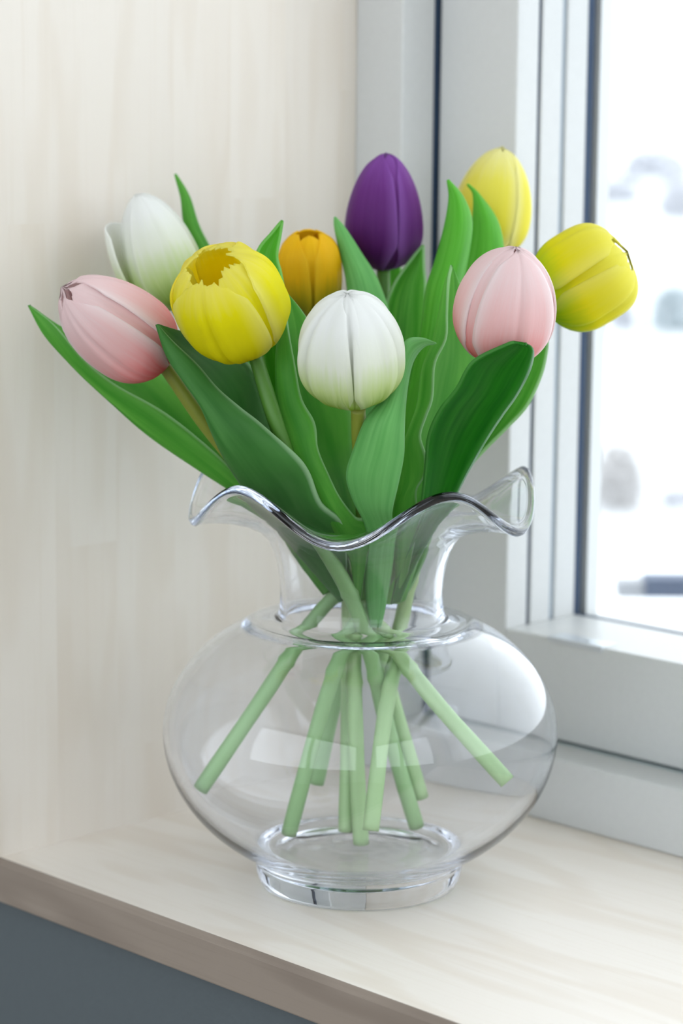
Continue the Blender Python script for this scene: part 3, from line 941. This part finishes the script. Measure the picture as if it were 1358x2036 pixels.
# 6 white, front centre
t = tulip('white tulip with lime green base, front and centre over the rim', (718, 1690, -0.01))
stem(t, [(718, 1690, -0.0049), (708, 1480, -0.0027), (704, 1300, -0.0026), (716, 1150, -0.0113), (722, 1000, -0.0313), (716, 900, -0.0500), (712, 812, -0.0620)], STEM)
bloom(t, (705, 804, -0.062), (691, 586, -0.082), 0.0438, WHITE, phase=60, closed=0.998, jag=0.002, seed=17, fat=0.47, ridge=0.07, wave=2.2, dome=2.05, notch=0.05, outer_half=60, foot=0.6)
leaf(t, [(566, 578, -0.030, 566, 578, -0.030, 567, 578, -0.030),
         (571, 640, -0.036, 563, 640, -0.030, 606, 628, -0.020),
         (586, 722, -0.042, 554, 705, -0.034, 642, 700, -0.016),
         (600, 792, -0.044, 559, 800, -0.036, 684, 780, -0.014),
         (626, 841, -0.046, 576, 875, -0.038, 704, 830, -0.014),
         (633, 894, -0.049, 602, 935, -0.044, 708, 885, -0.014),
         (653, 943, -0.049, 634, 985, -0.043, 708, 930, -0.014),
         (675, 987, -0.047, 654, 1030, -0.040, 712, 980, -0.016),
         (706, 1027, -0.041, 680, 1080, -0.033, 722, 1030, -0.016),
         (732, 1049, -0.035, 700, 1110, -0.029, 738, 1070, -0.018),
         (716, 1195, -0.024, 706, 1195, -0.025, 726, 1190, -0.018)], LEAF)
leaf(t, [(865, 683, 866, 684, -0.046, 0), (836, 673, 842, 689, -0.052, -.001), (806, 680, 821, 716, -0.058, -.003), (786, 735, 810, 758, -0.062, -.004),
         (760, 795, 804, 812, -0.064, -.005), (729, 833, 802, 860, -0.064, -.007), (705, 892, 801, 905, -0.061, -.008), (690, 945, 791, 958, -0.056, -.008),
         (704, 995, 779, 1012, -0.048, -.006), (728, 1048, 780, 1046, -0.036, -.004), (724, 1115, 778, 1112, -0.026, -.005), (728, 1180, 768, 1180, -0.022, -.005), (738, 1250, 756, 1250, -0.022, 0)], LEAF_PALE)

# 7 pink, front right
t = tulip('pale pink tulip behind a broad dark leaf, beside the window', (572, 1670, -0.02))
stem(t, [(572, 1670, 0.0003), (630, 1450, -0.0052), (684, 1288, -0.0131), (752, 1170, -0.0136), (850, 1010, -0.0225), (935, 860, -0.0440), (984, 716, -0.0500)], STEM2)
bloom(t, (986, 718, -0.050), (1026, 496, -0.066), 0.0420, PINK, phase=20, closed=1.0, jag=0.001, spike=0.012, seed=21, fat=0.42, dome=2.1, outer_half=54, notch=0.07, ridge=0.035)
leaf(t, [(1022, 680, 1046, 684, -0.082, .001), (1004, 686, 1061, 696, -0.082, .003), (940, 719, 1056, 732, -0.080, .007), (908, 772, 1030, 783, -0.076, .009),
         (874, 816, 1001, 824, -0.070, .010), (852, 867, 968, 874, -0.062, .010), (846, 929, 931, 938, -0.052, .008), (838, 1000, 900, 996, -0.042, .006),
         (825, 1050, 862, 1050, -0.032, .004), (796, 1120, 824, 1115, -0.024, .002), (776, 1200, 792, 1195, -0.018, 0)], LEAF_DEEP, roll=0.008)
leaf(t, [(898, 528, -0.010, 898, 528, -0.010, 899, 528, -0.010),
         (892, 560, -0.018, 888, 570, -0.012, 915, 574, -0.006),
         (889, 620, -0.024, 876, 632, -0.016, 930, 640, -0.004),
         (887, 673, -0.029, 864, 690, -0.020, 945, 700, -0.004),
         (865, 722, -0.033, 848, 742, -0.023, 945, 760, -0.006),
         (860, 790, -0.036, 836, 812, -0.025, 930, 815, -0.008),
         (847, 828, -0.038, 818, 862, -0.027, 910, 860, -0.010),
         (836, 867, -0.039, 803, 908, -0.028, 895, 900, -0.010),
         (847, 907, -0.039, 794, 955, -0.027, 890, 945, -0.010),
         (845, 943, -0.038, 788, 996, -0.026, 880, 985, -0.010),
         (829, 973, -0.037, 782, 1030, -0.025, 865, 1020, -0.010),
         (829, 1009, -0.034, 780, 1066, -0.024, 850, 1050, -0.010),
         (824, 1060, -0.029, 786, 1106, -0.022, 836, 1085, -0.010),
         (796, 1190, -0.016, 788, 1200, -0.016, 804, 1190, -0.010)], LEAF)

# 8 yellow, far right
t = tulip('lime based yellow tulip leaning towards the window pane', (395, 1575, 0.0))
stem(t, [(395, 1575, -0.0076), (520, 1390, -0.0024), (592, 1282, 0.0026), (668, 1180, 0.0061), (850, 1020, 0.0080), (990, 800, 0.0100), (1078, 606, 0.0120)], STEM2)
bloom(t, (1076, 606, 0.012), (1246, 504, 0.010), 0.0455, YELLOW_LIME, phase=58, closed=0.955, jag=0.018, spike=0.05, seed=25, fat=0.44, dome=4.4, ridge=0.045, outer_half=57, notch=0.10)
leaf(t, [(1084, 664, 1090, 668, 0.016, 0), (1042, 690, 1087, 700, 0.014, .004), (1028, 742, 1076, 746, 0.012, .006), (998, 802, 1048, 806, 0.010, .007),
         (960, 860, 1008, 850, 0.008, .007), (928, 908, 962, 896, 0.006, .006), (888, 964, 914, 952, 0.004, .005), (846, 1050, 872, 1042, 0.002, .003),
         (800, 1180, 814, 1172, 0.000, 0)], LEAF)

# 9 yellow, back right
t = tulip('pale yellow tulip at the back against the white sash', (735, 1660, 0.0))
stem(t, [(737, 1655, -0.0399), (764, 1430, -0.0199), (792, 1284, 0.0044), (816, 1150, 0.0094), (868, 960, 0.0325), (930, 720, 0.0700), (962, 516, 0.0950)], STEM)
bloom(t, (964, 512, 0.096), (998, 296, 0.094), 0.0374, YELLOW_PALE, phase=-20, closed=0.998, jag=0.004, spike=0.02, seed=28, fat=0.38, dome=1.8)
leaf(t, [(890, 358, 891, 358, 0.040, 0), (894, 395, 921, 394, 0.040, -.003), (884, 455, 937, 445, 0.038, -.007), (866, 520, 926, 530, 0.034, -.009),
         (848, 578, 910, 590, 0.029, -.010), (838, 660, 888, 680, 0.023, -.009), (822, 740, 870, 760, 0.017, -.008), (805, 820, 852, 840, 0.013, -.007),
         (790, 900, 836, 920, 0.010, -.006), (776, 1000, 816, 1010, -0.002, -.004), (768, 1100, 796, 1100, -0.005, -.003), (766, 1200, 780, 1200, -0.003, 0)], LEAF_LIME)
leaf(t, [(929, 366, 930, 366, 0.066, 0), (942, 388, 955, 391, 0.066, -.001), (940, 442, 989, 442, 0.063, -.005), (925, 510, 1000, 510, 0.058, -.006),
         (905, 590, 985, 610, 0.050, -.006), (885, 700, 950, 720, 0.040, -.005), (862, 820, 915, 840, 0.030, -.004), (838, 940, 876, 950, 0.026, -.003),
         (812, 1060, 836, 1060, 0.022, -.002), (784, 1200, 798, 1200, 0.018, 0)], LEAF_LIME)
